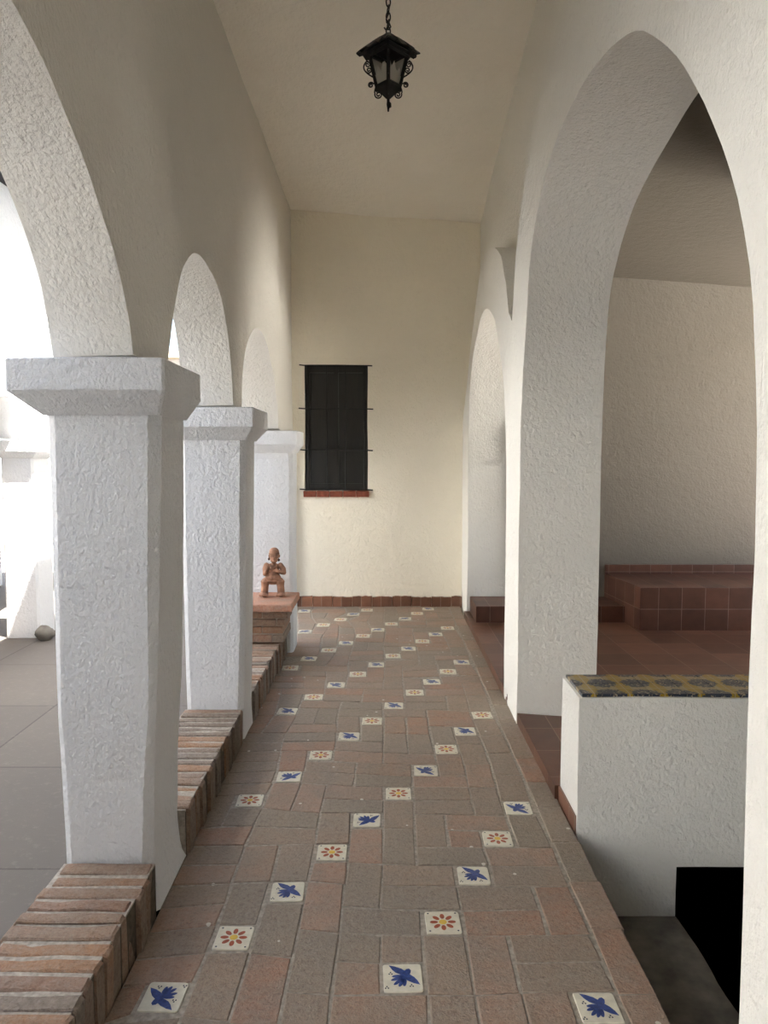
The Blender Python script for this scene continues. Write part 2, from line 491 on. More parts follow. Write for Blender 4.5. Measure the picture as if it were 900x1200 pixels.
def flat(mb, pts, z, mat):
    mb.quad([(p[0], p[1], z) for p in pts], mat)
def painted_tile(kind, X, Y, rot):
    mb = MB(); s = .056
    poly = []
    for cx, cy in ((-1, -1), (1, -1), (1, 1), (-1, 1)):
        r = random.uniform(.05, .2)
        q = [Vector((cx, cy * (1 - r))), Vector((cx * (1 - r * .3), cy * (1 - r * .3))), Vector((cx * (1 - r), cy))]
        if cx * cy > 0: q = q if cx > 0 else q
        else: q = q[::-1]
        poly += [(p.x * s, p.y * s) for p in q]
    # ccw order
    poly.sort(key=lambda p: math.atan2(p[1], p[0]))
    mb.prism(poly, -.02, .0015, 0, bev=.0012)
    z = .0019
    def E(cx, cy, rx, ry, ang, mat, zz=z):
        c, si = math.cos(ang), math.sin(ang)
        flat(mb, [(s * (cx + rx * math.cos(t) * c - ry * math.sin(t) * si), s * (cy + rx * math.cos(t) * si + ry * math.sin(t) * c)) for t in [2 * PI * k / 14 for k in range(14)]], zz, mat)
    if kind == 'f':
        for k in range(8):
            a = 2 * PI * k / 8
            E(.52 * math.cos(a), .52 * math.sin(a), .235, .135, a, 2)
        E(0, 0, .23, .23, 0, 3)
        for cx, cy in ((-.8, -.8), (.8, -.8), (.8, .8), (-.8, .8)): E(cx, cy, .06, .06, 0, 4)
    else:
        w1 = [(-.70, .92), (-.40, .84), (-.05, .66), (.14, .48), (.10, .15), (-.10, .2), (-.34, .34), (-.52, .56)]
        w2 = [(.16, .34), (.34, .24), (.58, .02), (.74, -.24), (.86, -.56), (.52, -.44), (.22, -.24), (.10, 0)]
        bd = [(-.05, .22), (.10, .46), (.22, .60), (.36, .64), (.46, .50), (.42, .30), (.30, .10), (.16, -.12), (0, -.1), (-.08, .05)]
        for q, zz in ((w1, z), (w2, z + .0002), (bd, z + .0004)): flat(mb, [(p[0] * s, p[1] * s) for p in q[::-1]], zz, 1)
        for (x0, y0, x1, y1) in ((.0, .12, -.56, .06), (.0, .02, -.62, -.22), (.02, -.05, -.48, -.55), (.08, -.06, -.22, -.68), (.12, -.08, .04, -.66)):
            E((x0 + x1) / 2, (y0 + y1) / 2, math.hypot(x1 - x0, y1 - y0) / 2, .105, math.atan2(y1 - y0, x1 - x0), 1, z + .0003)
        for cx, cy in ((-.62, .30), (-.84, -.72), (.42, -.62)):
            for dx, dy in ((0, .07), (-.07, -.04), (.07, -.04)): E(cx + dx, cy + dy, .045, .05, 0, 4)
    o = mb.build('painted_tile', [M['glaze'], M['blue'], M['red'], M['yellow'], M['dot']], floor, merge=False)
    o.location = (X, Y, 0); o.rotation_euler = (0, 0, rot)
    o['label'] = 'cream tile painted with a blue bird' if kind == 'b' else 'cream tile painted with a red and yellow flower'
for k, (kind, X, Y, ci, cj) in enumerate(tiles):
    rot = {0: PI}.get(k, random.choice((0, 0, PI / 2, -PI / 2, PI)) if Y > 2.6 else 0) + random.uniform(-.05, .05)
    if kind == 'f': rot = random.uniform(-.05, .05)
    painted_tile(kind, X, Y, rot)

# ================================================================== LEFT ARCADE
def xl_in(y, z):
    a = max(0., min(1., (z - 2.3) / 1.6)); b = max(0., min(1., (y - 5.62) / .9))
    return -.79 - .12 * max(a, b)
xl_out = lambda y, z: -1.055
a0 = smooth_curve([(-1.9, 1.83), (-1.85, 2.03), (-1.62, 2.3), (-1.2, 2.47), (-.8, 2.52), (-.4, 2.47), (.02, 2.3), (.25, 2.03), (.3, 1.83)])
a1 = smooth_curve([(.66, 1.82), (.70, 1.965), (.79, 2.104), (.98, 2.286), (1.17, 2.42), (1.34, 2.487), (1.5, 2.505), (1.677, 2.487), (1.83, 2.425), (1.943, 2.345), (2.02, 2.283), (2.114, 2.195), (2.211, 2.09), (2.301, 1.95), (2.345, 1.82)])
a1o = smooth_curve([(.66, 1.82), (.68, 1.965), (.77, 2.104), (.96, 2.286), (1.16, 2.42), (1.34, 2.487), (1.52, 2.505), (1.72, 2.487), (1.87, 2.425), (2.0, 2.355), (2.087, 2.30), (2.176, 2.22), (2.281, 2.09), (2.342, 1.97), (2.385, 1.82)])
a2 = smooth_curve([(2.72, 1.82), (2.765, 1.93), (2.84, 2.07), (2.965, 2.24), (3.156, 2.35), (3.33, 2.372), (3.50, 2.352), (3.66, 2.285), (3.80, 2.15), (3.875, 1.98), (3.91, 1.772)])
a3 = smooth_curve([(4.14, 1.772), (4.192, 1.96), (4.29, 2.10), (4.42, 2.205), (4.6, 2.29), (4.8, 2.312), (5.0, 2.28), (5.2, 2.19), (5.38, 2.06), (5.52, 1.90), (5.60, 1.715)])
WT = lambda y: 5.55
mb = MB()
arcade(mb, xl_in, xl_out, [
    ('solid', YN, -1.9, -.3, None, 1.83, YN, -1.9), ('arch', a0, a0),
    ('solid', .3, .66, -.3, 1.83, 1.82, .3, .66), ('arch', a1, a1o),
    ('solid', 2.345, 2.72, 1.82, 1.82, 1.82, 2.385, 2.72), ('arch', a2, a2),
    ('solid', 3.91, 4.14, 1.772, 1.772, 1.772, 3.91, 4.14), ('arch', a3, a3),
    ('solid', 5.60, 5.97, 1.715, 1.715, 1.715, 5.60, 5.97),
    ('solid', 5.97, 7.30, 1.66, 1.715, 1.66, 5.97, 7.30), ('solid', 7.30, 14., -.3, 1.66, None, 7.30, 14.)], WT, 26)  # low opening behind the farthest column is added to admit daylight
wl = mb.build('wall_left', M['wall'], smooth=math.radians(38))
tag(wl, 'grey-white plaster wall with a row of arches to the courtyard', None, None, 'structure')

def column(levels, cap, label, group=None, loc=(0, 0, 0), zs=None, name='column', mat=None):
    """levels: (z, xl, xr, yf, yb, chamfer); cap: (xl, xr, yf, yb, ztop, zbot, zflare)"""
    mat = mat or M['white']
    root = empty(name, loc)
    tag(root, label, 'column', group)
    def ring(x0, x1, y0, y1, z, c, ns=5):
        cs = [(x0 + c, y0), (x1 - c, y0), (x1, y0 + c), (x1, y1 - c), (x1 - c, y1), (x0 + c, y1), (x0, y1 - c), (x0, y0 + c)]
        out = []
        for (a, b) in zip(cs, cs[1:] + cs[:1]):
            n = ns if math.hypot(a[0] - b[0], a[1] - b[1]) > .08 else 2
            for k in range(n):
                f = k / n; out.append((a[0] + (b[0] - a[0]) * f, a[1] + (b[1] - a[1]) * f, z))
        return out
    off = Vector(loc)
    def W(p, amp): return wob(Vector(p) + off, amp, 2.0) - off
    s = MB(); rows = []; N = 44
    z0, z1 = levels[0][0], levels[-1][0]
    zz = sorted(set([z0 + (z1 - z0) * k / N for k in range(N + 1)]))
    for z in zz:
        vals = [interp([(l[0], l[q]) for l in levels], z) for q in range(1, 6)]
        rows.append([W(p, .0045) for p in ring(*vals[:4], z, max(.006, vals[4]))])
    s.grid(rows, closed=True); s.quad(rows[0][::-1]); s.quad(rows[-1])
    s.build('shaft', mat, root, smooth=math.radians(30))
    x0, x1, y0, y1, zt, zb, zf = cap
    lt = levels[-1]
    c = MB(); c0 = .008
    prof = [(lt[1] - .004, lt[2] + .004, lt[3] - .004, lt[4] + .004, zf, c0), (x0, x1, y0, y1, zb, c0), (x0, x1, y0, y1, zb + .004, c0), (x0, x1, y0, y1, (zt + zb) / 2, c0), (x0, x1, y0, y1, zt - .022, c0), (x0 + .006, x1 - .006, y0 + .006, y1 - .006, zt - .017, c0)]
    rr = [[W(p, .005) for p in ring(*q, 6)] for q in prof]
    c.grid(rr, closed=True); c.quad(rr[0][::-1]); c.quad(rr[-1])
    c.build('capital', mat, root, smooth=math.radians(28))
    return root

column([(0., -1.056, -.745, 2.345, 2.70, .012), (.05, -1.057, -.757, 2.345, 2.69, .03), (.17, -1.058, -.768, 2.345, 2.685, .030), (.45, -1.060, -.758, 2.343, 2.68, .026), (.68, -1.062, -.742, 2.338, 2.675, .020), (1.1, -1.066, -.722, 2.335, 2.67, .030), (1.64, -1.068, -.708, 2.335, 2.665, .035)],
       (-1.152, -.668, 2.265, 2.735, 1.82, 1.705, 1.632), 'nearest white plaster column standing on the brick curb, in the foreground', 'arcade columns')
column([(0., -1.045, -.742, 3.835, 4.12, .02), (.12, -1.05, -.748, 3.835, 4.115, .03), (.6, -1.055, -.735, 3.835, 4.11, .025), (1.60, -1.06, -.712, 3.83, 4.11, .03)],
       (-1.14, -.655, 3.765, 4.19, 1.772, 1.655, 1.588), 'middle white plaster column of the arcade, between the nearest column and the clay figurine', 'arcade columns')
column([(0., -1.045, -.700, 5.60, 5.89, .02), (.6, -1.05, -.698, 5.60, 5.885, .025), (1.54, -1.055, -.690, 5.59, 5.88, .03)],
       (-1.13, -.645, 5.53, 5.94, 1.715, 1.597, 1.532), 'farthest white column of the arcade, directly behind the clay figurine', 'arcade columns')

# ------------------------------------------------------------------ brick curbs (bricks on edge, set across the wall)
CP = [(.30, .155, .085), (.25, .155, .105), (.28, .17, .11), (.21, .155, .118), (.33, .17, .085), (.20, .155, .122), (.27, .145, .092)]
GRIME_SHADE = (.085, .066, .048)  # grime with shade painted in, for faces turned from the courtyard
def curb(y0, y1, label, ztop=.175):
    m = MB(); y = y0
    m.box((-1.05, y0, -.22), (-.752, y1, ztop - .006), 0)
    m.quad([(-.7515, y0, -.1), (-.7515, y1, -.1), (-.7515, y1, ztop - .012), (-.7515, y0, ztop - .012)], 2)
    while y < y1 - .03:
        t = random.uniform(.060, .072); y2 = min(y + t, y1)
        if y1 - y2 < .03: y2 = y1
        xa = -1.055 + random.uniform(-.010, .012); xb = -.741 + random.uniform(-.016, .005)
        col = random.choice(CP); g = random.uniform(.005, .010); zt = ztop + random.uniform(-.004, .004)
                # rounded worn brick: profile across X
        xs = [xa, xa, xa + .012, xa + (xb - xa) * .3, xa + (xb - xa) * .6, xb - .008, xb, xb]
        zs = [-.22, zt - .014, zt, zt + random.uniform(-.003, .002), zt + random.uniform(-.003, .002), zt - random.uniform(0, .004), zt - random.uniform(.006, .018), -.02]
        rows = []
        for yy, dz in ((y + g, -.004), (y + g + .005, 0), ((y + y2) / 2, .002), (y2 - g - .005, 0), (y2 - g, -.004)):
            rows.append([wob((xx, yy, z + (dz if 0 < q < 7 else 0)), .0055, 11) for q, (xx, z) in enumerate(zip(xs, zs))])
        m.grid([r[:7] for r in rows], 1, col); m.grid([r[6:] for r in rows], 1, tuple(a_ * .45 + b_ * .75 for a_, b_ in zip(col, GRIME_SHADE)) if random.random() > .12 else col); m.quad(rows[0][::-1], 1, col); m.quad(rows[-1], 1, col)  # most inner faces get the darker tint: grime plus painted shade
        y = y2
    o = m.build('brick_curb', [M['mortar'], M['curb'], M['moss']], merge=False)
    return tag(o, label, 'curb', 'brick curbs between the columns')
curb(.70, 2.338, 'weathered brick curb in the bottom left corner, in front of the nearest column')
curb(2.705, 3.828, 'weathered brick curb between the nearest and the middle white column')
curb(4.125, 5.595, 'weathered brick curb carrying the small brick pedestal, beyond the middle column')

# ------------------------------------------------------------------ pedestal and figurine
ped = tag(empty('brick_pedestal', (-.85, 5.35, .186)), 'small stacked brick pedestal with a clay slab top, against the farthest column', 'pedestal')
st = MB()
zc = 0.
for r, (xr, yf) in enumerate(((.140, -.175), (.135, -.17), (.150, -.185), (.172, -.205))):
    h = .058 if r else .062
    x = -.20 + (.0 if r % 2 else -.0)
    k = 0
    st.box((-.19, yf + .012, zc), (xr - .012, .235, zc + h), 0)
    while x < xr - .01:
        l = random.uniform(.15, .20) if k or r % 2 else .10
        x2 = min(x + l, xr)
        if xr - x2 < .05: x2 = xr
        st.prism([(x + .004, yf + random.uniform(-.006, .006)), (x2 - .004, yf + random.uniform(-.006, .006)), (x2 - .004, .235), (x + .004, .235)], zc + .005, zc + h - .005, 1, random.choice(CP), .006, None, .003)
        x = x2; k += 1
    zc += h
pb = st.build('brick_stack', [M['mortar'], M['curb']], ped, merge=False)
sl = MB()
nx, ny = 14, 10
def slabp(i, j, z):
    x = -.205 + (.41) * i / nx; yv = -.255 + .495 * j / ny
    return wob((x, yv, z), .004, 14)
top = [[slabp(i, j, zc + .052) for i in range(nx + 1)] for j in range(ny + 1)]
bot = [[slabp(i, j, zc + .003) for i in range(nx + 1)] for j in range(ny + 1)]
ctop = [[Vector((p.x * .965, p.y * .97, p.z)) for p in r] for r in top]
SC = (.47, .20, .115)
sl.grid(ctop, 0, SC)
def rim(g): return g[0] + [r[-1] for r in g[1:]] + g[-1][-2::-1] + [r[0] for r in g[-2:0:-1]]
mid = [Vector((p.x, p.y, p.z - .008)) for p in rim(top)]
sl.grid([rim(bot), mid, rim(ctop)], 0, SC, closed=True)
sl.grid(bot, 0, SC, flip=True)
sl.build('slab', M['slab'], ped, smooth=math.radians(45))
PZ = .186 + zc + .0645

fg = tag(empty('clay_figurine', (-.816, 5.40, PZ), .0), 'standing terracotta human figurine with hands at the chest, on the brick pedestal', 'figurine')
K = .000424
def S(x, y): return (x - 420) * K, (1000 - y) * K
bd = MB()
def ball(x, y, d, rx, ry, rz, rot=None):
    a, b = S(x, y); bd.ell((a, d, b), (rx, ry, rz), rot)
def limb(pts):
    P = []; R = []
    for (x, y, d, r) in pts:
        a, b = S(x, y); P.append(Vector((a, d, b))); R.append(r)
    for i in range(len(P) - 1):
        n = 8
        for k in range(n + 1):
            f = k / n; q = P[i].lerp(P[i + 1], f); r = R[i] + (R[i + 1] - R[i]) * f
            bd.ell(q, (r, r, r), None, nu=12, nv=8)
# legs and feet
for sx, off in ((1, 0), (-1, 0)):
    c = 275 if sx > 0 else 545
    limb([(c + sx * 6, 760, 0, .029), (c + sx * 2, 800, 0, .030), (c, 830, 0, .0275), (c - sx * 6, 900, 0, .0275), (c - sx * 10, 965, 0, .0285)])
    ball(c - sx * 12, 978, -.012, .033, .040, .016)
    for t in range(5):
        ball(c - sx * 12 + (t - 2) * 34, 985, -.048 + abs(t - 2) * .003, .0065, .013, .0065)
    # thigh roll
    ball(c + sx * 4, 765, 0, .033, .035, .022)
# trunk
ball(415, 740, .004, .060, .036, .034); ball(415, 690, 0, .059, .040, .036); ball(415, 640, 0, .050, .036, .040)
ball(420, 565, .002, .045, .031, .045); ball(425, 500, .004, .052, .026, .026); ball(415, 745, -.016, .042, .022, .014)
ball(372, 560, -.020, .017, .014, .015); ball(470, 560, -.020, .017, .014, .015)
ball(405, 690, -.040, .007, .006, .006)
# neck and head
limb([(432, 470, .0, .018), (436, 430, -.002, .017)])
ball(440, 310, -.004, .0335, .034, .047); ball(440, 375, -.010, .027, .027, .027); ball(441, 240, -.001, .0365, .037, .032)
ball(440, 408, -.022, .013, .010, .008)
bd.tube([Vector((S(440, 268)[0] + .0365 * math.cos(a), -.003 + .037 * math.sin(a), S(440, 268)[1])) for a in [2 * PI * k / 24 for k in range(24)]], .0045, closed=True)
ball(441, 338, -.038, .006, .008, .013); ball(441, 350, -.041, .0078, .006, .005)
for e in (-1, 1):
    ball(441 + e * 32, 318, -.033, .0085, .004, .0042); ball(441 + e * 30, 300, -.034, .011, .005, .0035)
    ball(441 + e * 86, 315, .0, .007, .007, .014)
ball(440, 396, -.035, .010, .005, .0028); ball(440, 406, -.034, .009, .005, .0028)
# arms: upper arm, forearm folded up to the chest
limb([(305, 478, 0, .021), (285, 540, -.002, .0205), (282, 622, -.008, .018), (300, 600, -.030, .015), (332, 535, -.040, .0125)])
limb([(548, 478, 0, .021), (592, 540, -.002, .0215), (607, 600, -.006, .018), (575, 590, -.030, .0155), (515, 560, -.042, .0125)])
for (hx, hy, d) in ((338, 518, -.043), (500, 553, -.045)):
    ball(hx, hy, d, .0125, .008, .014)
    for t in range(4):
        ball(hx + (t - 1.5) * 16 * (1 if hx < 420 else .3), hy - 34 + abs(t - 1.5) * 6 if hx < 420 else hy - 20 + t * 16, d - .002, .0038 if hx < 420 else .011, .0042, .012 if hx < 420 else .0036)
    ball(hx + (26 if hx < 420 else -4), hy - 4 if hx < 420 else hy - 38, d - .002, .0045, .0045, .010)
bo = bd.build('body', M['clay'], fg, smooth=4, merge=False)
rm = bo.modifiers.new('remesh', 'REMESH'); rm.mode = 'VOXEL'; rm.voxel_size = .0022; rm.use_smooth_shade = True
smm = bo.modifiers.new('smooth', 'SMOOTH'); smm.factor = .5; smm.iterations = 3
for (ex, ey) in ((350, 368), (520, 384)):
    e = MB(); a, b = S(ex, ey); e.ell((a, -.002, b), (.009, .010, .010)); e.ell((a, -.002, b + .009), (.004, .004, .006)); e.ell((a, -.012, b), (.004, .003, .004))
    e.build('earring', M['clay_dark'], fg, smooth=4)['label'] = 'round dark clay earring'
nk = MB()
for k in range(17):
    t = -1 + 2 * k / 16; a, b = S(432 + t * 62, 462 + (1 - t * t) * 52); nk.ell((a, -.024 - (1 - t * t) * .008 + abs(t) ** 3 * .012, b), (.0042, .0042, .0042), nu=8, nv=6)
nk.build('necklace', M['clay'], fg, smooth=4)['label'] = 'beaded clay necklace'

# ================================================================== RIGHT ARCADE
def xr_in(y, z): return .75 + .035 * max(0., min(1., (y - 4.5) / 2.4))
xr_out = lambda y, z: 1.17
def rs(pts):
    out = []
    for (y, z) in pts:
        k = xr_in(y, z) / .75; out.append((y * k, 1.5 + (z - 1.5) * k))
    return out
big = smooth_curve([(1.484, 1.30), (1.50, 1.60), (1.52, 1.741), (1.54, 1.863), (1.586, 1.994), (1.64, 2.103), (1.736, 2.248), (1.842, 2.382), (1.955, 2.507), (2.129, 2.656), (2.304, 2.772), (2.537, 2.850), (2.786, 2.895), (3.031, 2.905), (3.329, 2.878), (3.60, 2.78), (3.78, 2.64), (3.87, 2.50), (3.95, 2.27), (4.02, 2.03), (4.072, 1.668), (4.085, 1.30)])
bigo = smooth_curve([(1.484, 1.30), (1.50, 1.60), (1.52, 1.741), (1.54, 1.863), (1.586, 1.994), (1.64, 2.103), (1.736, 2.248), (1.842, 2.382), (1.955, 2.507), (2.129, 2.656), (2.304, 2.772), (2.537, 2.840), (2.70, 2.855), (2.857, 2.855), (3.15, 2.80), (3.426, 2.733), (3.616, 2.638), (3.803, 2.467), (3.89, 2.343), (3.95, 2.109), (3.985, 1.668), (4.0, 1.30)])
sec = smooth_curve([(4.545, 1.44)] + rs([(4.572, 1.662), (4.703, 1.982), (4.80, 2.12), (4.899, 2.239), (5.124, 2.439), (5.468, 2.575), (5.75, 2.59), (5.95, 2.55), (6.10, 2.49), (6.25, 2.41), (6.40, 2.28), (6.505, 2.14), (6.58, 1.95), (6.64, 1.70)]) + [(6.90, 1.44)])
band = [(YN, 2.2), (.95, 2.2), (1.05, 2.5), (1.2, 2.75), (1.5, 3.05), (1.9, 3.29), (2.3, 3.41), (2.77, 3.465), (3.0, 3.45), (3.23, 3.41), (3.5, 3.335), (3.8, 3.21), (4.0, 3.06), (4.15, 2.90), (4.32, 2.63), (4.40, 2.42), (4.465, 2.16),
        (4.54, 2.36), (4.66, 2.566), (4.865, 2.775), (5.04, 2.87), (5.22, 2.945), (5.45, 3.0), (5.72, 3.03), (5.98, 3.0), (6.2, 2.92), (6.45, 2.76), (6.70, 2.55), (6.95, 2.32), (7.18, 2.06), (7.42, 1.85)]
BT = lambda y: interp(band, y)
mb = MB()
arcade(mb, xr_in, xr_out, [
    ('solid', YN, 1.484, -.3, None, 1.30, YN, 1.484), ('arch', big, bigo),
    ('solid', 4.085, 4.545, -.3, 1.30, 1.44, 4.0, 4.50), ('arch', sec, sec),
    ('solid', 6.90, 7.42, -.3, 1.44, None, 6.90, 7.42)], BT, 16)
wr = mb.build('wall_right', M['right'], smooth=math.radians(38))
tag(wr, 'white plaster arcade wall with a big arch and a small arch on the right', None, None, 'structure')
up = MB()
ys = [YN + (7.42 - YN) * k / 110 for k in range(111)]
def upx(y): return .94
for fx, fl_ in ((.94, False), (1.16, True)):
    up.grid([[wob((fx, y, (BT(y) - .14) + (4.75 - BT(y) + .14) * k / 8), .006) for k in range(9)] for y in ys], flip=fl_)
up.grid([[wob((fx, y, BT(y) - .14), .006) for fx in (.94, 1.16)] for y in ys])
up.grid([[wob((fx, y, 4.75), .006) for fx in (.94, 1.16)] for y in ys])
uo = up.build('wall_right_upper', M['right'], smooth=math.radians(40))
tag(uo, 'upper plaster wall set back above the right arches', None, None, 'structure')

# ================================================================== CEILING, END WALLS
def ceil_z(x, y):
    f = (x + .91) / 1.85
    zr = interp([(-3.5, 4.35), (3.5, 4.40), (4.77, 4.30), (5.9, 4.10), (6.7, 3.93), (7.42, 3.77)], y)
    zl = interp([(-3.5, 4.0), (3.5, 3.93), (7.42, 3.90)], y)
    f2 = f
    return zl + (zr - zl) * f2
cm = MB()
NXc, NYc = 24, 90
low = [[wob((-1.0 + 2.1 * i / NXc, YN - .1 + (7.6 - YN) * j / NYc, ceil_z(-1.0 + 2.1 * i / NXc, YN - .1 + (7.6 - YN) * j / NYc)), .014, 1.3) for i in range(NXc + 1)] for j in range(NYc + 1)]
cm.grid(low, flip=True)
hi = [[Vector((p.x, p.y, p.z + .2)) for p in r] for r in low]
cm.grid(hi); cm.grid([rim(low), rim(hi)], closed=True)
co = cm.build('ceiling', M['ceil'], smooth=math.radians(50))
tag(co, 'plain plaster ceiling sloping across the corridor', None, None, 'structure')

# end wall with the window recess
WX0, WX1, WZ0, WZ1 = -.792, -.162, 1.168, 2.412
ew = MB()
xs = sorted(set([-1.05 + 2.1 * k / 30 for k in range(31)] + [WX0, WX1]))
zs = sorted(set([-.1 + 4.5 * k / 56 for k in range(57)] + [WZ0, WZ1]))
def EP(x, z, yv=7.4): return wob((x, yv, z), .007, 1.6)
for x0, x1 in zip(xs, xs[1:]):
    for z0, z1 in zip(zs, zs[1:]):
        mx, mz = (x0 + x1) / 2, (z0 + z1) / 2
        if WX0 < mx < WX1 and WZ0 < mz < WZ1: continue
        ew.quad([EP(x0, z0), EP(x1, z0), EP(x1, z1), EP(x0, z1)])
for (xa, za, xb, zb) in ((WX0, WZ0, WX1, WZ0), (WX1, WZ0, WX1, WZ1), (WX1, WZ1, WX0, WZ1), (WX0, WZ1, WX0, WZ0)):
    n = 24
    for k in range(n):
        p = (xa + (xb - xa) * k / n, za + (zb - za) * k / n); q = (xa + (xb - xa) * (k + 1) / n, za + (zb - za) * (k + 1) / n)
        ew.quad([EP(*p), EP(*q), EP(*q, 7.52), EP(*p, 7.52)])
ew.quad([(-1.05, 7.6, -.1), (-1.05, 7.6, 4.4), (1.05, 7.6, 4.4), (1.05, 7.6, -.1)])
eo = ew.build('wall_back', M['cream'], smooth=math.radians(40))
tag(eo, 'cream plaster end wall of the corridor with one barred window', None, None, 'structure')
bw = MB(); bw.box((-1.05, YN - .2, -.3), (1.2, YN, 4.7)); bo_ = bw.build('wall_front', M['wall']); tag(bo_, kind='structure')

# skirting
sk = MB(); x = -.92
while x < .785:
    x2 = min(x + .2, .785)
    t = .098 + random.uniform(-.006, .008)
    rows = []
    for k in range(7):
        xx = x + .002 + (x2 - x - .004) * k / 6; tz = t + random.uniform(-.004, .004)
        rows.append([(xx, 7.372, -.01), (xx, 7.372, tz - .005), (xx, 7.377, tz), (xx, 7.42, tz)])
    sk.grid(rows, 0); sk.quad(rows[0][::-1]); sk.quad(rows[-1]); x = x2
so = sk.build('baseboard_back', M['base']); tag(so, 'terracotta tile skirting along the end wall', None, None, 'structure')

# window
win = empty('window_1', ((WX0 + WX1) / 2, 7.4, WZ0)); tag(win, 'dark window with iron bars and a brick sill in the end wall', None, None, 'structure')
hw = (WX1 - WX0) / 2; hh = WZ1 - WZ0
p = MB()
p.box((-hw, .085, 0), (hw, .11, hh))
for xa, xb in ((-hw, -hw + .05), (hw - .05, hw), (-.022, .022)): p.box((xa, .065, .0), (xb, .088, hh))
for za, zb in ((0, .07), (hh - .07, hh), (.40, .46)): p.box((-hw + .05, .067, za), (hw - .05, .0875, zb))
p.build('window_panel', M['panel'], win)
for k in range(4):
    g = MB(); xx = -hw + .035 + (2 * hw - .07) * k / 3
    g.tube([(xx, .012, .003), (xx + .002, .010, hh / 2), (xx, .012, hh - .003)], .0065, 8); g.build('window_bar', M['iron'], win, smooth=1)
for zz, ext in ((hh - .005, .045), (hh - .43, .055), (.405, .05), (.012, .05)):
    g = MB(); g.tube([(-hw - ext, -.012, zz + .004), (-hw, -.004, zz), (0, -.003, zz + .001), (hw, -.004, zz - .003), (hw + ext, -.012, zz - .006)], .006, 8); g.build('cross_bar', M['iron'], win, smooth=1)
sb = MB()
for k in range(5):
    w = 2 * hw + .03; xa = -hw - .015 + w * k / 5
    sb.prism([(xa + .004, -.035 + random.uniform(-.004, .004)), (xa + w / 5 - .004, -.035 + random.uniform(-.004, .004)), (xa + w / 5 - .004, .08), (xa + .004, .08)], -.062, -.002, 0, bev=.004, jit=.002)
sb.build('window_sill', M['sill'], win)['label'] = 'red brick sill'

# ================================================================== SIDE ROOM
RZ = .06
rf = MB()
rf.box((.752, 3.16, -.3), (4.6, 6.86, RZ)); rf.box((1.17, 6.5, -.3), (1.2, 6.86, RZ))
ro = rf.build('floor_room', M['qtile'], merge=False); tag(ro, 'glossy brown quarry tile floor of the side room', None, None, 'structure')
tr = MB(); tr.box((.767, 2.874, -.3), (.79, 3.158, RZ)); 
rw = MB()
def wallgrid(mbx, f, n, m):
    mbx.grid([[wob(f(i / n, j / m), .008) for i in range(n + 1)] for j in range(m + 1)])
wallgrid(rw, lambda a, b: (1.176 + 3.4 * a, 6.86, -.2 + 4.2 * b), 24, 20)
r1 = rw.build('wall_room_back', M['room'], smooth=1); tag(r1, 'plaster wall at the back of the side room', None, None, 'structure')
rw = MB()
DY0, DY1, DZ1 = 4.5, 6.6, 2.85  # added doorway, out of view, brings daylight into room and corridor
for (ya, yb, za, zb) in ((1.2, DY0, -2.6, 3.8), (DY1, 7.0, -2.6, 3.8), (DY0, DY1, -2.6, .05), (DY0, DY1, DZ1, 3.8)):
    rw.box((4.6, ya, za), (4.95, yb, zb))
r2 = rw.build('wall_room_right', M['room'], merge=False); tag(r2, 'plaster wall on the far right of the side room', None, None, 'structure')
rw = MB(); wallgrid(rw, lambda a, b: (1.12 + 3.6 * a, 1.25, -2.6 + 6.4 * b), 24, 20)
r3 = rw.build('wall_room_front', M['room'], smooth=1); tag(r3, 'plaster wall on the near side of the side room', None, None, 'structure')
rw = MB(); wallgrid(rw, lambda a, b: (1.10 + 3.6 * a, 1.1 + 5.9 * b, 3.20 - .25 * a), 20, 30)
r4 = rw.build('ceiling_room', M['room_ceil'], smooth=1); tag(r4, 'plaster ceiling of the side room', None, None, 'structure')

rw = MB(); rw.box((2.36, 3.16, RZ), (2.56, 4.55, 3.09)); r5 = rw.build('wall_room_partition', M['room'], merge=False); tag(r5, 'short partition wall inside the side room', None, None, 'structure')  # added out of view to keep doorway light off the near left wall

# tiled platform
pf = tag(empty('tiled_platform', (2.15, 6.45, RZ)), 'brown quarry tile raised platform with a low step, along the back of the side room', 'platform')
a = MB(); a.prism([(-.02, -.37), (2.44, -.37), (2.44, .395), (-.09, .395)], 0, .36, 0, bev=.004); a.build('platform_block', M['ptile'], pf, merge=False)
a = MB(); a.prism([(-1.345, -.07), (-.05, -.07), (-.09, .395), (-.974, .395), (-.974, .405), (-1.345, .405)], 0, .143, 0, bev=.004); a.build('low_step', M['ptile'], pf, merge=False)
a = MB(); a.prism([(-.09, .37), (2.44, .37), (2.44, .395), (-.09, .395)], .36, .445, 0, bev=.003); a.build('upstand', M['ptile'], pf, merge=False)

# low parapet beside the stairwell
pw = tag(empty('parapet_wall', (1.2, 3.0, 0)), 'low white parapet wall with patterned tile coping, in the big right arch', 'parapet')
pm = MB()
yA, yB_ = 2.874 - 3.0, 3.155 - 3.0
def pg(f, n, m, flip=False): pm.grid([[wob(Vector(f(i / n, j / m)) + Vector((1.2, 3, 0)), .006) - Vector((1.2, 3, 0)) for i in range(n + 1)] for j in range(m + 1)], flip=flip)
Zt = .548
XA = .777 - 1.2; XB = 4.58 - 1.2; XO = 1.185 - 1.2
